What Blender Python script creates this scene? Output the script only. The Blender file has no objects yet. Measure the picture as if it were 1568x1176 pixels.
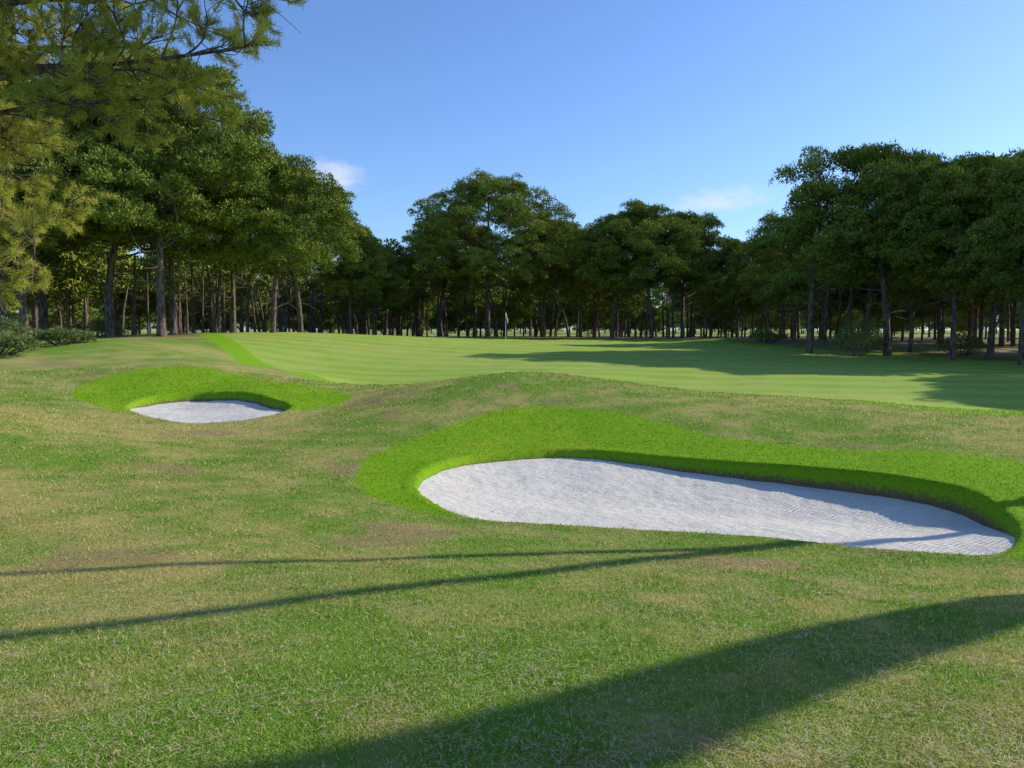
import bpy, math, time
import numpy as np
from mathutils import Vector
T0=time.time()
rng=np.random.default_rng(7)
scene=bpy.context.scene
SUN_AZ=math.radians(72); SUN_EL=math.radians(30)
sd=np.array([math.sin(SUN_AZ),math.cos(SUN_AZ)])

# ------------------------------------------------------------------ helpers
def make_mesh(name,V,F,mats=(),matidx=None,attrs=None,smooth=False):
    V=np.asarray(V,dtype=np.float32); F=np.asarray(F,dtype=np.int32)
    me=bpy.data.meshes.new(name)
    me.vertices.add(len(V)); me.vertices.foreach_set('co',V.ravel())
    k=F.shape[1]
    me.loops.add(F.size); me.loops.foreach_set('vertex_index',F.ravel())
    me.polygons.add(len(F)); me.polygons.foreach_set('loop_start',np.arange(0,F.size,k,dtype=np.int32))
    for m in mats: me.materials.append(m)
    if matidx is not None: me.polygons.foreach_set('material_index',np.asarray(matidx,dtype=np.int32))
    sm=np.full(len(F),bool(smooth)) if not isinstance(smooth,np.ndarray) else smooth
    me.polygons.foreach_set('use_smooth',sm)
    if attrs:
        for a,v in attrs.items():
            at=me.attributes.new(a,'FLOAT','POINT'); at.data.foreach_set('value',np.asarray(v,dtype=np.float32))
    me.update(calc_edges=True)
    return me
def add_obj(name,me,parent=None,loc=(0,0,0),rz=0,sc=(1,1,1)):
    o=bpy.data.objects.new(name,me); scene.collection.objects.link(o)
    o.location=loc; o.rotation_euler=(0,0,rz); o.scale=sc
    if parent: o.parent=parent
    return o
def sstep(a,b,x):
    t=np.clip((x-a)/(b-a),0,1); return t*t*(3-2*t)
LAT=np.random.default_rng(99).random((256,256))
def vn(x,y,s,o=3,off=0.):
    out=0;amp=1;tot=0
    for k in range(o):
        X_=x*s*2**k+off+17.3*k; Y_=y*s*2**k+off*1.7+5.1*k
        i=np.floor(X_).astype(int); j=np.floor(Y_).astype(int); u=X_-i; v=Y_-j; u=u*u*(3-2*u); v=v*v*(3-2*v)
        i0=i%256;i1=(i+1)%256;j0=j%256;j1=(j+1)%256
        out=out+amp*(LAT[j0,i0]*(1-u)*(1-v)+LAT[j0,i1]*u*(1-v)+LAT[j1,i0]*(1-u)*v+LAT[j1,i1]*u*v); tot+=amp; amp*=.55
    return out/tot
def tube(P,R,n=8):
    P=np.asarray(P,float); R=np.asarray(R,float)
    T=np.gradient(P,axis=0); T/=np.linalg.norm(T,axis=1)[:,None]+1e-9
    ref=np.array([0.0,0.0,1.0]) if abs(T[0,2])<.8 else np.array([1.0,0.0,0.0])
    A=np.cross(T,ref); A/=np.linalg.norm(A,axis=1)[:,None]+1e-9
    B=np.cross(T,A)
    a=np.linspace(0,2*np.pi,n,endpoint=False)
    V=(P[:,None,:]+R[:,None,None]*(np.cos(a)[None,:,None]*A[:,None,:]+np.sin(a)[None,:,None]*B[:,None,:])).reshape(-1,3)
    F=[]
    for i in range(len(P)-1):
        for j in range(n):
            a0=i*n+j;a1=i*n+(j+1)%n;b0=a0+n;b1=a1+n
            F.append((a0,a1,b1)); F.append((a0,b1,b0))
    return V,np.array(F)
def curve(pts,n=8):
    pts=np.asarray(pts,float); m=len(pts)
    P=np.vstack([2*pts[0]-pts[1],pts,2*pts[-1]-pts[-2]])
    out=[]
    for i in range(m-1):
        for t in np.linspace(0,1,n,endpoint=False):
            p0,p1,p2,p3=P[i:i+4]
            out.append(.5*((2*p1)+(-p0+p2)*t+(2*p0-5*p1+4*p2-p3)*t*t+(-p0+3*p1-3*p2+p3)*t**3))
    out.append(pts[-1]); return np.array(out)
def closed_curve(pts,n=10):
    pts=np.asarray(pts,float); m=len(pts); out=[]
    for i in range(m):
        p0,p1,p2,p3=pts[(i-1)%m],pts[i],pts[(i+1)%m],pts[(i+2)%m]
        for t in np.linspace(0,1,n,endpoint=False):
            out.append(.5*((2*p1)+(-p0+p2)*t+(2*p0-5*p1+4*p2-p3)*t*t+(-p0+3*p1-3*p2+p3)*t**3))
    return np.array(out)
def sdf(poly,x,y,far=4.0):
    far=float(far)
    x=np.asarray(x,float).ravel(); y=np.asarray(y,float).ravel()
    lo=poly.min(0)-far; hi=poly.max(0)+far
    out=np.full(x.shape,far); sel=np.where((x>lo[0])&(x<hi[0])&(y>lo[1])&(y<hi[1]))[0]
    for s in range(0,len(sel),40000):
        ii=sel[s:s+40000]; px=x[ii]; py=y[ii]
        d=np.full(len(ii),1e9); ins=np.zeros(len(ii),bool)
        for k in range(len(poly)):
            a=poly[k]; b=poly[(k+1)%len(poly)]; e=b-a
            wx=px-a[0]; wy=py-a[1]; t=np.clip((wx*e[0]+wy*e[1])/(e@e+1e-12),0,1)
            d=np.minimum(d,(wx-t*e[0])**2+(wy-t*e[1])**2)
            c=((a[1]>py)!=(b[1]>py))
            if c.any():
                xi=a[0]+(py-a[1])*e[0]/(e[1] if abs(e[1])>1e-9 else 1e-9)
                ins^=(c&(px<xi))
        d=np.sqrt(d); out[ii]=np.where(ins,-d,np.minimum(d,far))
    return out

# ------------------------------------------------------------------ outlines (metres)
BUNK=closed_curve([(-1.5,11.7),(-1.4,12.8),(-.78,13.8),(.83,14.4),(2.15,14.0),(3.62,13.1),(4.9,12.0),(5.85,10.85),(6.2,10.0),(6.05,9.0),(5.72,8.35),(5.2,8.0),(4.73,8.12),(3.83,8.4),(2.48,8.9),(.95,9.35),(-.43,9.8),(-1.1,10.6)])
COLL=closed_curve([(-2.5,12.1),(-2.15,10.9),(-1.25,10.05),(-.2,9.75),(2.5,9.0),(4.4,8.3),(5.2,7.95),(5.7,7.75),(7.0,7.6),(8.4,8.6),(9.0,10.6),(8.6,12.1),(7.6,13.0),(6.2,13.7),(4.45,14.7),(3.15,16.0),(2.0,17.0),(.7,17.4),(-.5,17.0),(-1.93,15.3),(-2.6,13.6)])
BUNK2=closed_curve([(-10.0,19.5),(-10.1,20.8),(-9.05,21.5),(-7.3,20.8),(-5.7,19.1),(-6.05,18.1),(-7.45,17.7),(-8.75,18.3)])
COLL2=closed_curve([(-12.0,20.5),(-12.6,22),(-11.9,23.5),(-10.5,24.1),(-9.1,23.8),(-6.93,22.5),(-5.1,21.5),(-4.4,20.4),(-5.1,18.9),(-6.2,18.15),(-7.5,17.85),(-8.7,18.5),(-10.3,19.2)])
GREEN=closed_curve([(-18.5,48),(-10.9,33),(-7.4,28.2),(-5.2,26.6),(-1.9,25.6),(2.5,25),(4.8,23.6),(7.0,21.7),(10,20.3),(13.6,19.7),(20,22),(25,30),(26,40),(22,50),(15,58),(10,63),(0,66),(-8,64),(-15,59),(-19.5,53)],8)
OPEN=closed_curve([(-60,-60),(-34,25),(-28,38),(-19,43),(-15,50),(-14,58),(-6,69),(8,67),(16,60),(17.5,50),(19,40),(21,30),(34,15),(60,-60)],8)

# ------------------------------------------------------------------ terrain control
CP=np.array([
(-4,-2,.06),(4,-2,.06),(0,0,0.02),(0,2.8,0),(-3,3,.02),(3,3,-.02),(0,4.1,-.1),(0,6,-.4),(-4.4,6.5,-.42),(4,5.8,-.42),(8,6,-.45),(-8,4,-.1),(-3.6,8.5,-.55),(-6.9,10,-.45),
(-12,8,0.1),(14,4,-.3),(-10.3,15,-.06),(-14,14,.35),(-17.1,25,.51),(-24,35,.95),(-16.3,32,1.25),(-22,24,.8),(-5,13,-.62),(-6,15.5,-.6),(-3.2,15,-.5),
(-7.45,17.6,-.5),(-9.05,21.6,-.12),(-10.1,20.6,-.22),(-10.1,19.4,-.36),(-7.2,21.0,-.06),(-5.6,19.4,-.2),(-6.0,18,-.42),(-8.8,18.2,-.46),
(-10.8,24.2,.58),(-12.5,22,.1),(-12,20.5,-.15),(-9.2,23.8,.42),(-6.93,22.5,.12),(-5.1,21.5,-.06),(-4.5,19.5,-.26),(-3.2,20,.05),(0,20,.50),(-1.5,20,.32),(3.57,19,.19),(6.3,17.5,-.12),(9.1,17,-.22),(11.2,16.5,-.36),(15,15.5,-.4),
(-5.7,27,-.3),(-2,25.5,-.15),(0,28,0),(-7.4,28,0),(-10.7,32,.2),(5,24,-.27),(8.7,24,-.28),(13.1,21,-.42),(13.5,27,-.25),(20,32,-.1),(0,42,.3),(-8,45,.75),(10,42,.2),(25,40,-.02),(31,50,.2),
(0,62,.9),(-8,62,1.15),(-15,50,1.5),(-18.5,48,1.4),(-21,44,1.33),(-30,48,1.2),(13.4,60,.68),(19,55,.52),(17.5,60,.93),(-30,20,1.0),(30,25,-.3),(30,8,-.4),(-30,5,.8),(40,60,.4),(-40,60,1.1),(0,80,.95),(-25,80,1.0),(25,80,.75),
(-.43,9.8,-.79),(-1.1,10.6,-.77),(-1.5,11.7,-.76),(-1.4,12.8,-.7),(-.78,13.9,-.66),(.83,14.5,-.64),(2.15,14.05,-.64),(3.62,13.1,-.6),(4.9,12,-.54),(5.9,10.9,-.5),(6.3,10,-.5),(6.1,8.9,-.58),(5.7,8.3,-.68),(5.2,7.9,-.75),(3.83,8.4,-.78),(2.48,8.9,-.78),(.95,9.35,-.78),
(2.2,11.3,-.75),(-2.42,12,-.68),(-2.1,10.9,-.7),(-1.93,15.3,-.46),(-.5,17,-.14),(.7,17.4,-.06),(2,17,-.10),(3.15,16,-.28),(4.45,14.7,-.46),(6.2,13.7,-.48),(7.6,13,-.46),(8.4,12.2,-.50),(8,10,-.42),(6.9,15.3,-.36),
],float)
def tps_fit(P):
    n=len(P); d=np.linalg.norm(P[:,None,:2]-P[None,:,:2],axis=2); K=d*d*np.log(d+1e-9)
    K+=np.eye(n)*.02
    Q=np.hstack([np.ones((n,1)),P[:,:2]]); A=np.block([[K,Q],[Q.T,np.zeros((3,3))]])
    return np.linalg.solve(A,np.concatenate([P[:,2],[0,0,0]]))
W=tps_fit(CP)
def base_z(x,y):
    x=np.asarray(x,float).ravel(); y=np.asarray(y,float).ravel()
    xc=np.clip(x,-45,45); yc=np.clip(y,-4,85); out=np.empty_like(x)
    for s in range(0,len(x),20000):
        a=xc[s:s+20000,None]-CP[None,:,0]; b=yc[s:s+20000,None]-CP[None,:,1]; r2=a*a+b*b
        out[s:s+20000]=(.5*r2*np.log(r2+1e-12))@W[:len(CP)]+W[-3]+W[-2]*xc[s:s+20000]+W[-1]*yc[s:s+20000]
    f=np.maximum(sstep(32,60,np.abs(x)),np.maximum(sstep(75,110,y),sstep(3,20,-y)))
    out=out*(1-f)+.75*f
    out+=.012*np.sin(1.7*x+.6*y)*np.sin(1.3*y-.4*x)+.02*np.sin(.7*x-.9*y+1)+.03*(vn(x,y,1.3,3)-.5)
    return out

def axis(segs):
    out=[segs[0][0]]
    for a,b,d in segs:
        n=max(1,int(round((b-a)/d))); out+=list(a+(b-a)*np.arange(1,n+1)/n)
    return np.array(out)
def geo(a,b,d0,r):
    out=[];x=a;d=d0
    while x<b: x+=d; d*=r; out.append(x)
    return np.array(out)
ax=axis([(-13,-11,.14),(-11,-4,.09),(-4,-2.6,.1),(-2.6,7.4,.05),(7.4,14,.12)])
xs=np.concatenate([-geo(13,900,.2,1.07)[::-1],ax,geo(14,900,.2,1.07)])
ay=axis([(0,7,.12),(7,15,.05),(15,22.5,.085),(22.5,30,.15)])
ys=np.concatenate([-geo(0,400,.3,1.15)[::-1],ay,geo(30,1500,.2,1.045)])
NX,NY=len(xs),len(ys)
X,Y=np.meshgrid(xs,ys); x=X.ravel(); y=Y.ravel()
Bz=base_z(x,y)
sb1=sdf(BUNK,x,y,3); sb2=sdf(BUNK2,x,y,3)
ew=.05*(vn(x,y,3,3,77)-.5)
sb1=sb1+ew; sb2=sb2+ew*2; sb=np.minimum(sb1,sb2)
wob=.10*(vn(x,y,1.1,3,40)-.5)*2
sc=np.minimum(sdf(COLL,x,y,3),sdf(COLL2,x,y,3))+wob
sg=sdf(GREEN,x,y,6)+wob*1.5; wd=sdf(OPEN,x,y,20)
wd=np.where((y>-50)&(np.abs(x)<900)&(y<112),wd,-20)+6*(vn(x,y,.5,3,9)-.5)
def dryness(x,y):
    d=.5*vn(x,y,.30,3,3)+.5*vn(x,y*1.3,1.7,4,11)+.22*(vn(x,y,6,3,61)-.5)
    d=d-.12*np.exp(-((x+3.2)**2/8+(y-10.8)**2/6))+.05*np.exp(-((x+3)**2/12+(y-6.5)**2/5))+.05*np.exp(-((y-18.5+.22*np.abs(x))**2/5))*(np.abs(x)<20)
    return (d-.5)*1.4+.5
def bareness(x,y): return sstep(.64,.76,vn(x,y,.75,5,71))
dry=dryness(x,y); bare=bareness(x,y)
def sand_z(x,y,Bz,s1,s2):
    m=.39*(x+1.5)+.92*(y-11.7); far=sstep(-.4,1.3,m)
    drop1=.03+far*(.09+.18*sstep(1,5.5,x))
    m2=(y-19.4)+.25*(x+8); far2=sstep(-.6,.9,m2); drop2=.03+.17*far2
    z1=Bz-drop1-.13*(1-np.exp(-np.maximum(-s1,0)/1.3))
    z2=Bz-drop2-.06*(1-np.exp(-np.maximum(-s2,0)/1.2))
    return np.where(s1<s2,z1,z2)+.03*(vn(x,y,2.3,3,8)-.5)
Sz=sand_z(x,y,Bz,sb1,sb2)
Tz=np.where(sb<0.02, Bz+(np.minimum(Sz,Bz)-.12-Bz)*sstep(.02,-.13,sb), Bz)
lip=.03*np.exp(-(sb-.1)**2/.02)
Tz=Tz+np.where(sb>0,lip,0)
idx=np.arange(NX*NY).reshape(NY,NX)
Q=np.stack([idx[:-1,:-1],idx[:-1,1:],idx[1:,1:],idx[1:,:-1]],axis=-1).reshape(-1,4)

# ------------------------------------------------------------------ materials
def newmat(n):
    m=bpy.data.materials.new(n); m.use_nodes=True; nt=m.node_tree; nt.nodes.clear(); return m,nt
class N:
    def __init__(s,nt): s.nt=nt
    def _in(s,sock,v):
        if isinstance(v,bpy.types.NodeSocket): s.nt.links.new(v,sock)
        elif v is not None:
            if sock.type=='RGBA' and len(v)==3: v=(*v,1)
            sock.default_value=v
    def math(s,op,a,b=None,c=None,clamp=False):
        n=s.nt.nodes.new('ShaderNodeMath'); n.operation=op; n.use_clamp=clamp
        for i,v in enumerate((a,b,c)):
            if v is not None: s._in(n.inputs[i],v)
        return n.outputs[0]
    def mix(s,f,a,b,mode='MIX'):
        n=s.nt.nodes.new('ShaderNodeMix'); n.data_type='RGBA'; n.blend_type=mode
        s._in(n.inputs[0],f); s._in(n.inputs[6],a); s._in(n.inputs[7],b); return n.outputs[2]
    def noise(s,vec,scale,det=3,rough=.55,dist=0):
        n=s.nt.nodes.new('ShaderNodeTexNoise'); s._in(n.inputs['Vector'],vec)
        n.inputs['Scale'].default_value=scale; n.inputs['Detail'].default_value=det; n.inputs['Roughness'].default_value=rough; n.inputs['Distortion'].default_value=dist
        return n.outputs[0]
    def ramp(s,f,a,b,lo=0.,hi=1.):
        n=s.nt.nodes.new('ShaderNodeMapRange'); n.interpolation_type='SMOOTHSTEP'
        s._in(n.inputs[0],f); n.inputs[1].default_value=a; n.inputs[2].default_value=b; n.inputs[3].default_value=lo; n.inputs[4].default_value=hi
        return n.outputs[0]
    def attr(s,name):
        n=s.nt.nodes.new('ShaderNodeAttribute'); n.attribute_name=name; return n.outputs['Fac']
    def pos(s): return s.nt.nodes.new('ShaderNodeNewGeometry').outputs['Position']
    def vmul(s,v,k):
        n=s.nt.nodes.new('ShaderNodeVectorMath'); n.operation='MULTIPLY'; s._in(n.inputs[0],v); n.inputs[1].default_value=k; return n.outputs[0]
    def bump(s,h,strength,dist):
        n=s.nt.nodes.new('ShaderNodeBump'); s._in(n.inputs['Height'],h); n.inputs['Strength'].default_value=strength; n.inputs['Distance'].default_value=dist; return n.outputs[0]
    def node(s,t): return s.nt.nodes.new(t)
def turf_color(g,fine,vf,P=None):
    dry=g.math('ADD',g.attr('dry'),g.math('MULTIPLY',g.math('SUBTRACT',fine,.5),.45))
    rough=g.mix(g.ramp(dry,.25,.86),(.185,.33,.035),(.53,.45,.16))
    bare=g.math('MULTIPLY',g.attr('bare'),g.ramp(fine,.35,.6,.35,.85))
    rough=g.mix(bare,rough,(.40,.26,.145))
    rough=g.mix(g.ramp(vf,.35,.75,.0,.5),rough,(.09,.13,.02))
    coll=g.mix(g.ramp(fine,.3,.7),(.165,.335,.008),(.25,.45,.015))
    coll=g.mix(g.ramp(g.attr('dry'),.4,.9,0,.6),coll,(.35,.46,.035))
    grn=(.25,.37,.055)
    if P is not None:
        sx=g.node('ShaderNodeSeparateXYZ'); g.nt.links.new(P,sx.inputs[0])
        ln=g.math('ADD',g.math('MULTIPLY',sx.outputs[1],1.0),g.math('MULTIPLY',sx.outputs[0],.16))
        st=g.ramp(g.math('SINE',g.math('MULTIPLY',ln,2*math.pi/2.4)),-.7,.7)
        grn=g.mix(st,(.245,.365,.05),(.305,.41,.07))
        grn=g.mix(g.ramp(g.attr('dry'),.35,.8,0,.5),grn,(.40,.42,.11))
    fr=g.mix(fine,(.18,.37,.012),(.25,.45,.02))
    flo=g.mix(g.ramp(g.attr('dry'),.35,.65),(.17,.20,.045),(.32,.23,.13))
    j=g.math('MULTIPLY',g.math('SUBTRACT',fine,.5),.2)
    sc=g.math('ADD',g.attr('sc'),j); sg=g.math('ADD',g.attr('sg'),j)
    c=g.mix(g.ramp(g.attr('wd'),-1,3),rough,flo)
    c=g.mix(g.ramp(sg,1.5,1.1),c,fr)
    c=g.mix(g.ramp(sg,.05,-.05),c,grn)
    c=g.mix(g.ramp(sc,.08,-.08),c,coll)
    return c
m_turf,nt=newmat('turf'); g=N(nt); P=g.pos()
fine=g.noise(P,22,4,.7); vf=g.noise(P,85,2,.6)
c=turf_color(g,fine,vf,P)
soil=g.mix(fine,(.10,.07,.03),(.26,.19,.11))
c=g.mix(g.ramp(g.math('ADD',g.attr('sb'),g.math('MULTIPLY',g.math('SUBTRACT',fine,.5),.08)),-.03,-.07),c,soil)
b=g.node('ShaderNodeBsdfPrincipled'); b.inputs['Roughness'].default_value=.9; b.inputs['Specular IOR Level'].default_value=.1
nt.links.new(c,b.inputs['Base Color'])
h=g.math('ADD',g.math('MULTIPLY',fine,.6),g.math('MULTIPLY',vf,.4))
hm=g.math('MULTIPLY',h,g.ramp(g.attr('sg'),-.3,.3,.35,1))
nt.links.new(g.bump(hm,1,.06),b.inputs['Normal'])
o=g.node('ShaderNodeOutputMaterial'); nt.links.new(b.outputs[0],o.inputs[0])

m_blade,nt=newmat('grass_blade'); g=N(nt)
r=g.attr('rnd'); c=turf_color(g,g.attr('fin'),0.3)
c=g.mix(g.ramp(r,.76,.84),c,g.mix(g.ramp(g.attr('sc'),-.05,.05),(.28,.48,.03),(.60,.53,.25)))
c=g.mix(1.0,c,g.mix(r,(.62,.70,.6),(1.38,1.28,1.15)),'MULTIPLY')
d=g.node('ShaderNodeBsdfDiffuse'); t=g.node('ShaderNodeBsdfTranslucent'); mx=g.node('ShaderNodeMixShader'); mx.inputs[0].default_value=.4
nt.links.new(c,d.inputs[0]); nt.links.new(c,t.inputs[0]); nt.links.new(d.outputs[0],mx.inputs[1]); nt.links.new(t.outputs[0],mx.inputs[2])
o=g.node('ShaderNodeOutputMaterial'); nt.links.new(mx.outputs[0],o.inputs[0])

m_sand,nt=newmat('bunker_sand'); g=N(nt); P=g.pos()
n1=g.noise(P,1.2,4); n2=g.noise(P,60,3,.7); n3=g.noise(P,5,4,.6)
c=g.mix(n1,(.68,.63,.55),(.80,.75,.67)); c=g.mix(g.ramp(n2,.4,.75,0,.4),c,(.52,.47,.40))
c=g.mix(g.ramp(g.noise(P,9,2),.66,.73,0,.55),c,(.42,.37,.30))
wv=g.node('ShaderNodeTexWave'); wv.inputs['Scale'].default_value=4.5; wv.inputs['Distortion'].default_value=7; wv.inputs['Detail'].default_value=2; wv.inputs['Detail Scale'].default_value=.4
mp=g.node('ShaderNodeMapping'); mp.inputs['Rotation'].default_value=(0,0,math.radians(62)); nt.links.new(P,mp.inputs[0]); nt.links.new(mp.outputs[0],wv.inputs[0])
hh=g.math('ADD',g.math('MULTIPLY',wv.outputs['Fac'],.6),g.math('ADD',g.math('MULTIPLY',n3,1.6),g.math('MULTIPLY',n2,.35)))
b=g.node('ShaderNodeBsdfPrincipled'); b.inputs['Roughness'].default_value=.95; b.inputs['Specular IOR Level'].default_value=.1
nt.links.new(c,b.inputs['Base Color']); nt.links.new(g.bump(hh,.85,.035),b.inputs['Normal'])
o=g.node('ShaderNodeOutputMaterial'); nt.links.new(b.outputs[0],o.inputs[0])

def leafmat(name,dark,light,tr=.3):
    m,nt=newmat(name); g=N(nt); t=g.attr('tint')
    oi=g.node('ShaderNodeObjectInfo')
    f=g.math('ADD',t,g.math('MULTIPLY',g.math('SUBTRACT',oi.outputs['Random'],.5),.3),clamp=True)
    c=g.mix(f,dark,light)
    d=g.node('ShaderNodeBsdfDiffuse')
    nt.links.new(c,d.inputs[0]); out=d.outputs[0]
    if tr>0:
        q=g.node('ShaderNodeBsdfTranslucent'); mx=g.node('ShaderNodeMixShader'); mx.inputs[0].default_value=tr
        nt.links.new(c,q.inputs[0]); nt.links.new(d.outputs[0],mx.inputs[1]); nt.links.new(q.outputs[0],mx.inputs[2]); out=mx.outputs[0]
    o=g.node('ShaderNodeOutputMaterial'); nt.links.new(out,o.inputs[0]); return m
m_leaf=leafmat('pine_foliage',(.055,.105,.018),(.34,.38,.075),0)  # dark end holds shaded foliage colour, light end the sunlit tips
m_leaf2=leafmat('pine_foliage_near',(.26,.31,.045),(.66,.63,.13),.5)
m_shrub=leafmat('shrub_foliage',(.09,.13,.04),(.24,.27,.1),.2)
m_bark,nt=newmat('pine_bark'); g=N(nt); tc=g.node('ShaderNodeTexCoord').outputs['Object']
v=g.vmul(tc,(1,1,.25)); n1=g.noise(v,9,5,.65); c=g.mix(g.ramp(n1,.35,.65),(.03,.023,.018),(.20,.15,.11))
b=g.node('ShaderNodeBsdfPrincipled'); b.inputs['Roughness'].default_value=.9; nt.links.new(c,b.inputs['Base Color']); nt.links.new(g.bump(n1,1,.05),b.inputs['Normal'])
o=g.node('ShaderNodeOutputMaterial'); nt.links.new(b.outputs[0],o.inputs[0])
def simple(name,c1,c2,sc=20,rough=.7):
    m,nt=newmat(name); g=N(nt); c=g.mix(g.noise(g.pos(),sc,3),c1,c2)
    b=g.node('ShaderNodeBsdfPrincipled'); b.inputs['Roughness'].default_value=rough; nt.links.new(c,b.inputs['Base Color'])
    o=g.node('ShaderNodeOutputMaterial'); nt.links.new(b.outputs[0],o.inputs[0]); return m
m_straw=simple('dry_needles',(.32,.24,.12),(.58,.48,.30),8)
m_white=simple('flag_white',(.75,.75,.75),(.82,.82,.82)); m_black=simple('black_plastic',(.02,.02,.02),(.03,.03,.03))

# ------------------------------------------------------------------ ground + sand
add_obj('ground',make_mesh('ground',np.stack([x,y,Tz],1),Q,[m_turf],attrs=dict(sb=sb,sc=sc,sg=sg,wd=wd,dry=dry,bare=bare),smooth=True))
for s in (sb1,sb2):
    keep=(s[Q].max(1)<.07); F=Q[keep]; u,inv=np.unique(F,return_inverse=True)
    me=make_mesh('sand_bunker',np.stack([x[u],y[u],Sz[u]],1),inv.reshape(-1,4),[m_sand],smooth=True)
    add_obj('sand_bunker',me)
def bil(A,px,py):
    A=A.reshape(NY,NX); i=np.clip(np.searchsorted(xs,px)-1,0,NX-2); j=np.clip(np.searchsorted(ys,py)-1,0,NY-2)
    u=(px-xs[i])/(xs[i+1]-xs[i]); v=(py-ys[j])/(ys[j+1]-ys[j])
    return A[j,i]*(1-u)*(1-v)+A[j,i+1]*u*(1-v)+A[j+1,i]*(1-u)*v+A[j+1,i+1]*u*v
def gz(px,py): return float(bil(Tz,np.array([px]),np.array([py]))[0])

# ------------------------------------------------------------------ grass blades
nb=520000
yy=1.4*np.exp(rng.random(nb)*math.log(24/1.4)); xx=(rng.random(nb)*2-1)*.88*yy
thin=vn(xx,yy,5,3,33)+.5*rng.random(nb)
a=dict(sb=bil(sb,xx,yy),sc=bil(sc,xx,yy),sg=bil(sg,xx,yy),wd=bil(wd,xx,yy))
a['dry']=dryness(xx,yy); a['bare']=bareness(xx,yy)
zz=bil(Tz,xx,yy); k=(a['sb']>.0)&(a['sg']>.1)&((thin>.48)|(a['sc']<0))&(rng.random(nb)>a['bare']*.6)
xx,yy,zz=xx[k],yy[k],zz[k]; a={q:w[k] for q,w in a.items()}; n=len(xx)
tuft=.4+1.2*vn(xx,yy,3.5,3,50)
L=(.020+.0012*yy)*(.5+rng.random(n))*np.where(a['sc']<0,.95,tuft); Wd=.0012*yy*(.6+.8*rng.random(n))+.001
an=rng.random(n)*2*np.pi; lean=.3+1.5*rng.random(n); la=rng.random(n)*2*np.pi
p=np.stack([xx,yy,zz-.003],1); w=np.stack([np.cos(an),np.sin(an),0*an],1)*Wd[:,None]*.5
tip=np.stack([np.cos(la)*lean,np.sin(la)*lean,np.ones(n)],1); tip/=np.linalg.norm(tip,axis=1)[:,None]; tip*=L[:,None]
V=np.stack([p-w,p+w,p+tip],1).reshape(-1,3)
at={q:np.repeat(v_,3) for q,v_ in a.items()}; at['rnd']=np.repeat(rng.random(n),3); at['fin']=np.repeat(.15+.7*vn(xx,yy,20,2,5),3)
add_obj('grass',make_mesh('grass',V,np.arange(3*n).reshape(-1,3),[m_blade],attrs=at))
# dry needle litter
n=30000; yy=1.6*np.exp(rng.random(n)*math.log(11/1.6)); xx=(rng.random(n)*2-1)*yy
cl=vn(xx,yy,1.2,3,21)+.25*rng.random(n); k=(cl>.57)&(bil(sb,xx,yy)>.05)&(bil(sc,xx,yy)>0); xx,yy=xx[k],yy[k]; n=len(xx)
zz=bil(Tz,xx,yy)+.014+.012*rng.random(n); an=rng.random(n)*2*np.pi; L=.02+.07*rng.random(n)
dv=np.stack([np.cos(an),np.sin(an),(rng.random(n)-.5)*.25],1)*L[:,None]; w=np.stack([-np.sin(an),np.cos(an),0*an],1)*(.0006+.00035*yy)[:,None]
p=np.stack([xx,yy,zz],1)
V=np.stack([p-w,p+w,p+dv+w*.3],1).reshape(-1,3)
add_obj('pine_needle_litter',make_mesh('litter',V,np.arange(3*n).reshape(-1,3),[m_straw]))
n=200; yy=2+9*rng.random(n)**1.3; xx=(rng.random(n)*2-1)*.8*yy; k=(bil(sb,xx,yy)>.1)&(bil(sc,xx,yy)>0); xx,yy=xx[k],yy[k]; n=len(xx)
zz=bil(Tz,xx,yy)+.02; V=[];F=[]
for i in range(n):
    r_=.006+.010*rng.random(); a_=rng.random()*6.28; s_=len(V)
    for q in range(5):
        th=a_+q*2*math.pi/5; V.append((xx[i]+r_*math.cos(th)*(1.6 if q==0 else 1),yy[i]+r_*math.sin(th)*(1.6 if q==0 else 1),zz[i]+.008*(rng.random()-.3)))
    for q in (1,2,3): F.append((s_,s_+q,s_+q+1))
add_obj('fallen_leaf_debris',make_mesh('debris',V,F,[simple('leaf_debris',(.14,.07,.04),(.55,.42,.28),9)]))

# ------------------------------------------------------------------ pines
def leaves_for(C,R,n,ln,wdt,rg,flat=.85,tintc=None):
    m=len(C); T=m*n
    u=rg.normal(size=(T,3)); u/=np.linalg.norm(u,axis=1)[:,None]; u[:,2]=np.where(u[:,2]<-.3,-u[:,2]*.6,u[:,2])
    rr=(.55+.45*rg.random(T)**.7)[:,None]*np.repeat(R,n)[:,None]
    p=np.repeat(C,n,0)+u*rr*np.array([1,1,flat])
    a=u*.7+np.array([0,0,.3])+rg.normal(size=(T,3))*.6; a/=np.linalg.norm(a,axis=1)[:,None]
    w=np.cross(a,rg.normal(size=(T,3))); w/=np.linalg.norm(w,axis=1)[:,None]
    l=(ln*(.6+.8*rg.random(T)))[:,None]; ww=wdt*(.6+.8*rg.random(T))[:,None]
    V=np.stack([p-w*ww*.5,p+w*ww*.5,p+a*l],1).reshape(-1,3)
    t=np.repeat(tintc if tintc is not None else rg.random(m),n)*.6+rg.random(T)*.25+.15*np.clip(u[:,2],0,1)  # random tint, plus sunlit puff tops painted in as lighter upward leaves
    return V,np.arange(3*T).reshape(-1,3),np.repeat(t,3)
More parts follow.
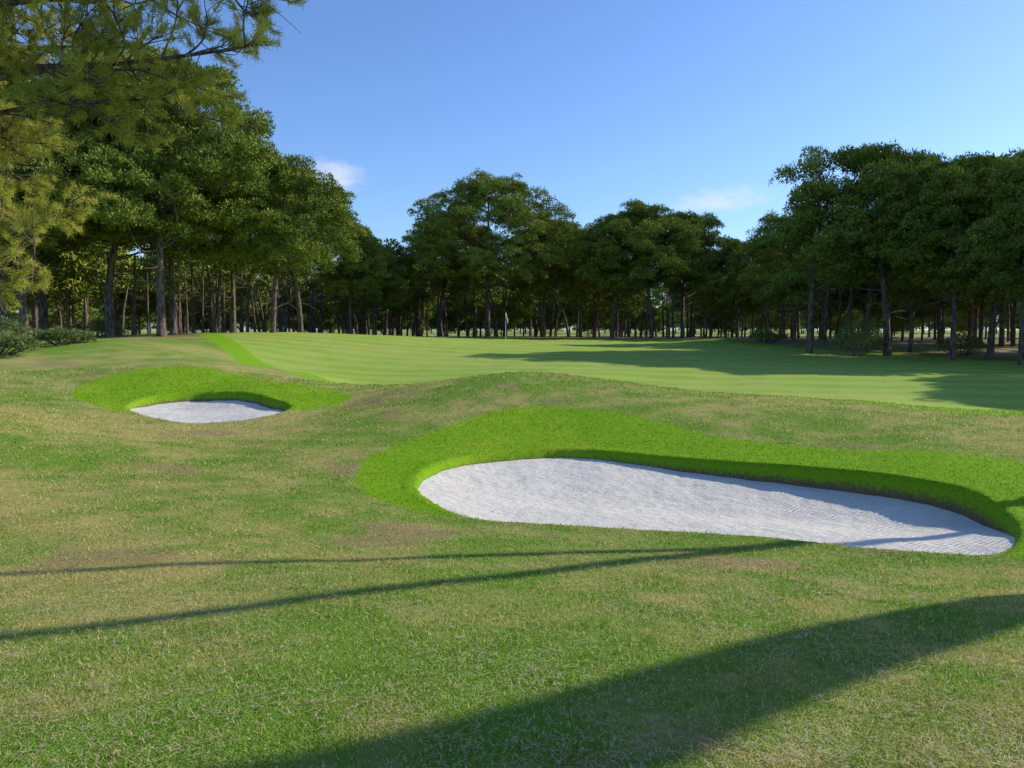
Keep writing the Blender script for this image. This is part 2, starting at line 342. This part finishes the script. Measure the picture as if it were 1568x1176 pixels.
class Acc:
    def __init__(s): s.V=[];s.F=[];s.M=[];s.T=[];s.S=[];s.n=0
    def add(s,V,F,m,t=None,smooth=False):
        s.V.append(V); s.F.append(F+s.n); s.n+=len(V); s.M.append(np.full(len(F),m)); s.S.append(np.full(len(F),smooth))
        s.T.append(t if t is not None else np.zeros(len(V)))
    def mesh(s,name,mats): return make_mesh(name,np.concatenate(s.V),np.concatenate(s.F),mats,np.concatenate(s.M),dict(tint=np.concatenate(s.T)),np.concatenate(s.S))
def make_pine(name,H,CW,base,seed,lobes=26,puffs=13,leaves=115,r0=.27,lobe_r=1.9,lean=.5,low=.62,ln=.17,wdt=.085,dead=14,hp=.38,pr=.42,jit=.25):
    rg=np.random.default_rng(seed); A=Acc()
    lx,ly=rg.normal(size=2)*lean
    top=np.array([lx,ly,H*.86]); tr=curve([(0,0,-.3),(lx*.2,ly*.1,H*.25),(lx*.5+rg.normal()*.15,ly*.7,H*.55),top],5)
    rad=np.linspace(1,.25,len(tr))*r0; rad[0]*=1.25
    A.add(*tube(tr,rad,9),0,smooth=True)
    C=[];R=[];TT=[]
    ph=rg.random(3)*6.28
    for i in range(lobes):
        h=(i+.5)/lobes; h=h**.9; az=i*2.399+rg.normal()*.4
        prof=math.sqrt(max(0,1-((h-hp)/(1.03-hp))**2)) if h>hp else low+(1-low)*math.sin(math.pi/2*h/hp)
        prof*=1+.10*math.sin(2*az+ph[0])+.06*math.sin(3*az+ph[1])
        rr=CW/2*prof*((.88+.14*rg.random()) if i%4 else .5)
        lr=lobe_r*(.75+.4*rg.random())
        rr=max(0,rr-lr*.6)
        z=base+lr*.4+(H-base-lr*1.15)*h+rg.normal()*jit; c=np.array([lx*.8+rr*math.cos(az),ly*.8+rr*math.sin(az),z])
        zt=max(base*.9,z-rr*.45-.3); k=np.argmin(abs(tr[:,2]-zt)); s=tr[k]
        midp=(s+c)/2+np.array([0,0,-.25*rr*.3])+rg.normal(size=3)*.25
        if i%2==0: A.add(*tube(curve([s,midp,c],4),np.linspace(min(rad[k]*.3,.07),.02,9),5),0,smooth=True)
        tc=rg.random()
        for j in range(puffs):
            u=rg.normal(size=3); u/=np.linalg.norm(u); u[2]=abs(u[2])-.45*(rg.random())
            q=c+u*lr*np.array([1,1,.95])*(.65+.35*rg.random())
            C.append(q); R.append(pr+.3*rg.random()); TT.append(.4*tc+.6*rg.random())
            if j%4==0: A.add(*tube(np.array([c-(0,0,.2),(c+q)/2,q]),[.03,.02,.01],3),0)
    for i in range(dead):
        z=base*(.45+.7*rg.random()); k=np.argmin(abs(tr[:,2]-z)); s=tr[k]; az=rg.random()*6.28; l=.7+1.8*rg.random()
        e=s+np.array([math.cos(az)*l,math.sin(az)*l,(rg.random()-.4)*l*.7]); A.add(*tube(curve([s,(s+e)/2+rg.normal(size=3)*.12,e],3),np.linspace(.035,.01,7),4),0)
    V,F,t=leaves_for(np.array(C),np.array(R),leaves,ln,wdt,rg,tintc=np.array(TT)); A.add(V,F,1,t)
    return A.mesh(name,[m_bark,m_leaf])
VA=make_pine('pine_A',16.5,13.5,5.2,1,lobes=70,puffs=17,leaves=125,r0=.28,lobe_r=1.6)
VB=make_pine('pine_B',16.3,16,5.2,22,lobes=74,puffs=17,leaves=125,r0=.30,lobe_r=1.75)
VC=make_pine('pine_C',13,10.5,4.5,3,lobes=50,puffs=15,leaves=125,lobe_r=1.4,r0=.24)
VD=make_pine('pine_D',13,9,4.3,4,lobes=44,puffs=15,leaves=125,lobe_r=1.3,r0=.2)
VE=make_pine('pine_E',13,6.6,3.4,5,lobes=20,puffs=9,leaves=75,lobe_r=.95,r0=.22,dead=22,jit=.6)
VF=make_pine('pine_F',12,9,3.0,6,lobes=44,puffs=14,leaves=120,lobe_r=1.35,r0=.18)
LO=dict(puffs=9,leaves=36,ln=.34,wdt=.2,dead=4,pr=.5)
L1=make_pine('pine_L1',13,10.5,4.0,31,lobes=34,lobe_r=1.6,r0=.2,**LO)
L2=make_pine('pine_L2',13,9,3.8,32,lobes=30,lobe_r=1.5,r0=.18,**LO)
L3=make_pine('pine_L3',11,9,2.4,33,lobes=34,lobe_r=1.5,r0=.16,**LO)
L4=make_pine('understorey',6,8,.5,34,lobes=24,lobe_r=1.3,r0=.12,**LO)
def pine(me,px,py,s=1,rz=None,sz=1,name='pine_tree',parent=None,sxy=1):
    rz=rng.random()*6.28 if rz is None else rz
    return add_obj(name,me,parent,(px,py,gz(px,py)-.05),rz,(s*sxy,s*sxy,s*sz))
for t in [
 (VA,-20.5,44,1.0,.3),(VC,-24.6,46,1.2,2),(VD,-26.5,41,1.1,1),(VC,-29.5,44,1.15,3),(VB,-31,50,1,.2),(VD,-19.6,53,1.0,2.2),
 (VC,-15.9,50,.88,.5),(VC,-16.8,60,1.0,4),(VD,-14.6,68,.80,1.4),(VF,-13.4,74,.76,1),(VD,-22.5,50,1.1,5),
 (VB,-2.4,75,.97,1.0),(VC,-7.8,80,1.0,.7),(VD,3.4,80,.98,2),(VF,-13.5,85,.8,.3),
 (VC,9.6,72,.93,1.5),(VC,13.2,71,.97,4.2),(VC,16.8,74,.96,2.3),(VD,7.5,82,.9,.1),(VF,21.5,72,.78,1),(VF,25,70,.84,5),
 (VE,19.0,48,1.0,.6),(VC,23.0,46,1.0,2.8),(VD,24.6,42,.87,3.6),(VC,28.0,44,.92,.9),(VD,25.8,38,.79,5.1),(VC,29,38,.83,2.2),(VF,26.5,50,.95,.2),(VD,32,43,.95,3.1),(VF,22.5,60,.85,3.1)]:
    pine(t[0],t[1],t[2],t[3],t[4])
for t in [(VC,33,28,.95,1),(VD,37,33,1,2),(VB,42,42,.85,2),(VC,46,34,1,.3)]: pine(t[0],t[1],t[2],t[3],t[4])
woods=bpy.data.objects.new('distant_pine_woods',None); scene.collection.objects.link(woods)
vs=[L1,L2,L3,L2,L1,L3]
k=0
for row,(yb,n,w0,w1,hs) in enumerate([(88,15,-52,52,.76),(97,18,-58,58,.80),(108,22,-70,70,.86)]):
    for i in range(n):
        px=w0+(w1-w0)*(i+.5+(rng.random()-.5)*.8)/n; py=yb+rng.normal()*2.5-abs(px)*.2
        pine(vs[(k*5+row)%6],px,py,hs*(.85+.3*rng.random()),name='tree_%03d'%k,parent=woods); k+=1
for i in range(34):
    s=-1 if i%2 else 1; px=s*(33+rng.random()*28); py=46+rng.random()*36
    pine(vs[k%6],px,py,.9+.25*rng.random(),name='tree_%03d'%k,parent=woods); k+=1
for i in range(30):
    px=-65+130*(i+rng.random())/30; pine(L4,px,118+rng.normal()*6-abs(px)*.2,.6+.4*rng.random(),name='bush_%03d'%i,parent=woods)
A=Acc(); rg=np.random.default_rng(5)
for i in range(190):
    if i<48: px=-42+22*rg.random(); py=52+34*rg.random()
    elif i<75: px=23+26*rg.random(); py=52+26*rg.random()
    else: px=-30+66*rg.random(); py=80+24*rg.random()
    z=gz(px,py); hh_=5+1.5*rg.random(); lx,ly=rg.normal(size=2)*.45
    A.add(*tube(curve([(px,py,z-.2),(px+lx*.3,py,z+hh_*.4),(px+lx,py+ly,z+hh_)],3),np.linspace(.12+.08*rg.random(),.06,7),6),0,smooth=True)
    for q in range(3):
        s=np.array([px+lx*.6,py+ly*.5,z+hh_*(.4+.5*rg.random())]); e=s+rg.normal(size=3)*np.array([.9,.9,.3]); A.add(*tube(np.array([s,(s+e)/2,e]),[.03,.02,.01],3),0)
add_obj('slender_trunks',A.mesh('slender_trunks',[m_bark]),woods)
far=bpy.data.objects.new('distant_tree_line',None); scene.collection.objects.link(far)
for i in range(56):
    px=-180+360*(i+rng.random()*.8)/56; pine(vs[i%6],px,195+rng.normal()*8,1.0+.3*rng.random(),name='far_tree_%03d'%i,parent=far)
for i in range(70):
    px=-180+360*(i+rng.random()*.8)/70; pine(L4,px,180+rng.normal()*5,1.0+.3*rng.random(),name='far_bush_%03d'%i,parent=far)

# ------------------------------------------------------------------ forked pine & thick pine off right (cast foreground shadows)
nrm=np.array([-sd[1],sd[0]])
def shadow_pine(bx,by,stems,trunk,seed,crown):
    rg=np.random.default_rng(seed); A=Acc()
    A.add(*tube(curve(trunk[0],5),np.interp(np.linspace(0,1,(len(trunk[0])-1)*5+1),np.linspace(0,1,len(trunk[1])),trunk[1]),10),0,smooth=True)
    C=[];R=[]
    for pts,r in stems:
        A.add(*tube(curve(pts,5),np.linspace(r[0],r[1],(len(pts)-1)*5+1),8),0,smooth=True)
        e=np.array(pts[-1])
        for i in range(14):
            az=rg.random()*6.28; rr=crown*(.3+.7*rg.random()); c=e+np.array([math.cos(az)*rr,math.sin(az)*rr,rg.random()*2.2-.4])
            A.add(*tube(np.array([e-(0,0,.8),(e+c)/2,c]),[.06,.04,.02],4),0)
            for j in range(9): C.append(c+rg.normal(size=3)*np.array([.9,.9,.5])); R.append(.6+.3*rg.random())
    V,F,t=leaves_for(np.array(C),np.array(R),80,.33,.13,rg); A.add(V,F,1,t)
    add_obj('pine_tree',A.mesh('pine_fork',[m_bark,m_leaf]),None,(bx,by,gz(bx,by)-.1))
def lat(o,h): return (nrm[0]*o,nrm[1]*o,h)
shadow_pine(12.9,11.6,[([lat(0,5.9),lat(.1,7.6),lat(.45,10.4),lat(.9,14.2)],(.10,.07)),([lat(0,5.9),lat(-.65,7.6),lat(-1.87,10.1),lat(-3,13.8)],(.13,.09))],([lat(-.1,0),lat(-.05,3),lat(0,5.9)],(.16,.12,.11)),51,3.2)
shadow_pine(11.7,8.3,[([lat(0,4.6),lat(-.5,6),lat(-1.35,8.0),lat(-2.6,13)],(.28,.22)),([lat(0,4.6),lat(-.62,5.8),lat(-1.38,7.3),lat(-2.15,8.6),lat(-3.9,12.5)],(.26,.2))],([lat(.6,0),lat(.35,2.5),lat(0,4.6)],(.36,.31,.28)),52,2.8)

# ------------------------------------------------------------------ near overhanging pine on the left
def near_pine():
    rg=np.random.default_rng(11); A=Acc()
    b0=np.array([-12.2,12.0,gz(-12.2,12)])
    A.add(*tube(curve([b0-(0,0,.3),b0+(.2,0,3),b0+(.1,.1,6.5),b0+(.4,0,10)],6),np.linspace(.34,.14,19),12),0,smooth=True)
    TP=[];TD=[];TC=[]
    def twigs(P,r0,nsub,lsub,depth,spread=1.0,start=.25,tc=0):
        n=len(P)
        for i in range(nsub):
            t=start+(1-start)*(i+rg.random())/nsub; q=t*(n-1); a=int(min(n-2,q)); s=P[a]+(P[a+1]-P[a])*(q-a)
            d=P[a+1]-P[a]; d=d/np.linalg.norm(d); dd=d*.8+rg.normal(size=3)*spread*np.array([.7,.9,.6])+np.array([0,0,.12]); dd/=np.linalg.norm(dd)
            l=lsub*(.6+.7*rg.random())*(1.1-.4*t); e=s+dd*l; mid=(s+e)/2+rg.normal(size=3)*.08*l+np.array([0,0,-.06*l])
            C=curve([s,mid,e],3); A.add(*tube(C,np.linspace(r0,r0*.4,len(C)),4),0)
            if depth>0: twigs(C,r0*.5,9,lsub*.42,depth-1,.75,.4,rg.random())
            elif rg.random()<.95:
                for tt in (.6,.8,1.0):
                    TP.append(s+(e-s)*tt); TD.append(dd); TC.append(tc)
    br=[
     ([(-12,12,4.4),(-9.5,11,4.7),(-7,10.4,5.15),(-5,10,5.15),(-3.4,10,5.35)],.075,23),
     ([(-12,12,5.6),(-9,10.8,5.9),(-6.5,10,5.9),(-3.3,9.8,5.95)],.07,24),
     ([(-12,12,6.2),(-8,10.5,6.6),(-4.0,9.8,6.3)],.07,21),
     ([(-12,12,4.0),(-9,11.2,4.4),(-6.6,10.4,4.7),(-4.5,10,4.7)],.05,18),
     ([(-12,12,4.8),(-9,10.8,4.7),(-6.4,10,5.0),(-4.6,9.8,5.0)],.05,18),
     ([(-12,12,3.8),(-10,12,4.2),(-8.6,11.8,4.3),(-6.9,11.2,4.1)],.05,16),
     ([(-12,12,3.2),(-10,12,3.5),(-8.5,11.8,3.4),(-7.0,11.2,3.2)],.05,16),
     ([(-12,12,3.0),(-10,11.5,3.0),(-8.4,11.2,2.9),(-7.4,11,2.6)],.05,12),
     ([(-12,12,5),(-9.5,12,5.2),(-8,11.8,4.9)],.05,14),
     ([(-12,12,4.6),(-9.5,11.4,5.4),(-7,10.8,5.6),(-5,10.4,5.5)],.05,18)]
    for pts,r,ns in br:
        P=curve(pts,5); A.add(*tube(P,np.linspace(r,.015,len(P)),7),0,smooth=True); twigs(P,.016,ns,1.15,1)
        for i in range(14):
            q=P[rg.integers(4,len(P))]; d=rg.normal(size=3)*np.array([.6,.6,.3])+np.array([.3,0,-.45]); e=q+d*.7
            A.add(*tube(curve([q,(q+e)/2+rg.normal(size=3)*.08,e],3),np.linspace(.008,.003,7),3),0)
    TP=np.array(TP);TD=np.array(TD); m=len(TP); k=30; T=m*k
    d=np.repeat(TD,k,0)*.6+rg.normal(size=(T,3))*.55+np.array([0,0,.15]); d/=np.linalg.norm(d,axis=1)[:,None]
    p=np.repeat(TP,k,0)+rg.normal(size=(T,3))*.02; w=np.cross(d,rg.normal(size=(T,3))); w/=np.linalg.norm(w,axis=1)[:,None]
    l=(.08+.06*rg.random(T))[:,None]; w=w*.0052
    V=np.stack([p-w,p+w,p+d*l],1).reshape(-1,3)
    A.add(V,np.arange(3*T).reshape(-1,3),1,np.repeat(np.repeat(.55*np.array(TC)+.25*rg.random(m),k)+rg.random(T)*.25,3))
    add_obj('pine_tree',A.mesh('pine_near',[m_bark,m_leaf2]))
near_pine()

# shrubs
def shrub(px,py,rx,h,seed,n=26):
    rg=np.random.default_rng(seed); A=Acc(); C=[]
    for i in range(n):
        az=rg.random()*6.28; rr=rx*math.sqrt(rg.random()); z=h*(1-(rr/rx)**2*.6)*(.35+.6*rg.random()); c=np.array([math.cos(az)*rr,math.sin(az)*rr,z]); C.append(c)
        A.add(*tube(np.array([(c[0]*.3,c[1]*.3,-.1),c*np.array([.8,.8,.6]),c]),[.025,.015,.006],4),0)
    V,F,t=leaves_for(np.array(C),np.full(n,.32*h+.1),130,.11,.05,rg); A.add(V,F,1,t)
    add_obj('shrub',A.mesh('shrub',[m_bark,m_shrub]),None,(px,py,gz(px,py)))
for i,(px,py,rx,h) in enumerate([(-18.6,27,1.4,.8),(-20.5,30,1.8,.9),(-17.8,30,1.0,.6),(20.8,45,1.1,2.2),(24,52,1.5,1.3),(28,47,1.4,1.2),(19.5,58,1.5,1.0),(-26,47,1.8,1.0)]): shrub(px,py,rx,h,60+i)

# flagstick
fx,fy=-.5,60; fz=gz(fx,fy)
flag=bpy.data.objects.new('golf_flag',None); scene.collection.objects.link(flag); flag.location=(fx,fy,fz)
V,F=tube(np.array([(0,0,-.1),(0,0,1.1),(0,0,2.2)]),[.02,.018,.015],8); add_obj('flagstick',make_mesh('flagstick',V,F,[m_white],smooth=True),flag)
u=np.linspace(0,1,9); vv=np.linspace(0,1,6); G=np.array([(.02+.16*a,.06*math.sin(a*6),2.18-.36*b-.5*a) for b in vv for a in u]); I=np.arange(54).reshape(6,9)
add_obj('flag_cloth',make_mesh('flag_cloth',G,np.stack([I[:-1,:-1],I[:-1,1:],I[1:,1:],I[1:,:-1]],-1).reshape(-1,4),[m_white],smooth=True),flag)
for sx_,sy_ in [(-5.45,27.2),(-6.0,26.6)]:
    z=gz(sx_,sy_); pts=[(0,0,-.05),(0,0,.03),(0,0,.05),(0,0,.055)]
    V,F=tube(np.array(pts),[.15,.15,.12,.001],14); add_obj('sprinkler_head',make_mesh('sprinkler_head',V,F,[m_black]),None,(sx_,sy_,z))

# ------------------------------------------------------------------ sky, sun, camera
w=bpy.data.worlds.new('World'); scene.world=w; w.use_nodes=True; nt=w.node_tree; nt.nodes.clear(); g=N(nt)
sky=g.node('ShaderNodeTexSky'); sky.sky_type='NISHITA'; sky.sun_disc=False; sky.sun_elevation=SUN_EL; sky.sun_rotation=SUN_AZ; sky.air_density=1.0; sky.dust_density=.6; sky.ozone_density=3.0
D=g.node('ShaderNodeTexCoord').outputs['Generated']
def cloud(c,wx,wz,lo):
    s=g.node('ShaderNodeVectorMath'); s.operation='SUBTRACT'; nt.links.new(D,s.inputs[0]); s.inputs[1].default_value=c
    m_=g.vmul(s.outputs[0],(1/wx,1/.5,1/wz)); l=g.node('ShaderNodeVectorMath'); l.operation='LENGTH'; nt.links.new(m_,l.inputs[0])
    f=g.ramp(l.outputs['Value'],1,0)
    n_=g.noise(g.vmul(D,(1,1,2.2)),16,6,.62)
    return g.ramp(g.math('ADD',f,g.math('MULTIPLY',g.math('SUBTRACT',n_,.5),1.9)),lo,lo+.9,0,.65)
cl=g.math('MAXIMUM',cloud((-.225,.957,.188),.07,.045,.3),cloud((.255,.955,.160),.13,.04,.38))
skyc=g.mix(1.0,sky.outputs[0],(.93,1.12,1.45),'MULTIPLY')
c=g.mix(cl,skyc,(6.2,6.4,6.8))
bg=g.node('ShaderNodeBackground'); nt.links.new(c,bg.inputs[0]); bg.inputs[1].default_value=.14
o=g.node('ShaderNodeOutputWorld'); nt.links.new(bg.outputs[0],o.inputs[0])
L=bpy.data.lights.new('sun','SUN'); L.energy=5.0; L.angle=math.radians(.55); L.color=(1,.93,.78)
so=bpy.data.objects.new('sun',L); scene.collection.objects.link(so)
dirv=Vector((sd[0]*math.cos(SUN_EL),sd[1]*math.cos(SUN_EL),math.sin(SUN_EL))); so.rotation_euler=dirv.to_track_quat('Z','Y').to_euler()
cam=bpy.data.cameras.new('camera'); co=bpy.data.objects.new('camera',cam); scene.collection.objects.link(co)
co.location=(0,0,1.7); co.rotation_euler=(math.radians(85.88),0,0); cam.sensor_width=36; cam.lens=26.4; cam.clip_end=4000; cam.clip_start=.05
scene.camera=co
scene.view_settings.view_transform='Standard'; scene.view_settings.look='None'; scene.view_settings.exposure=0
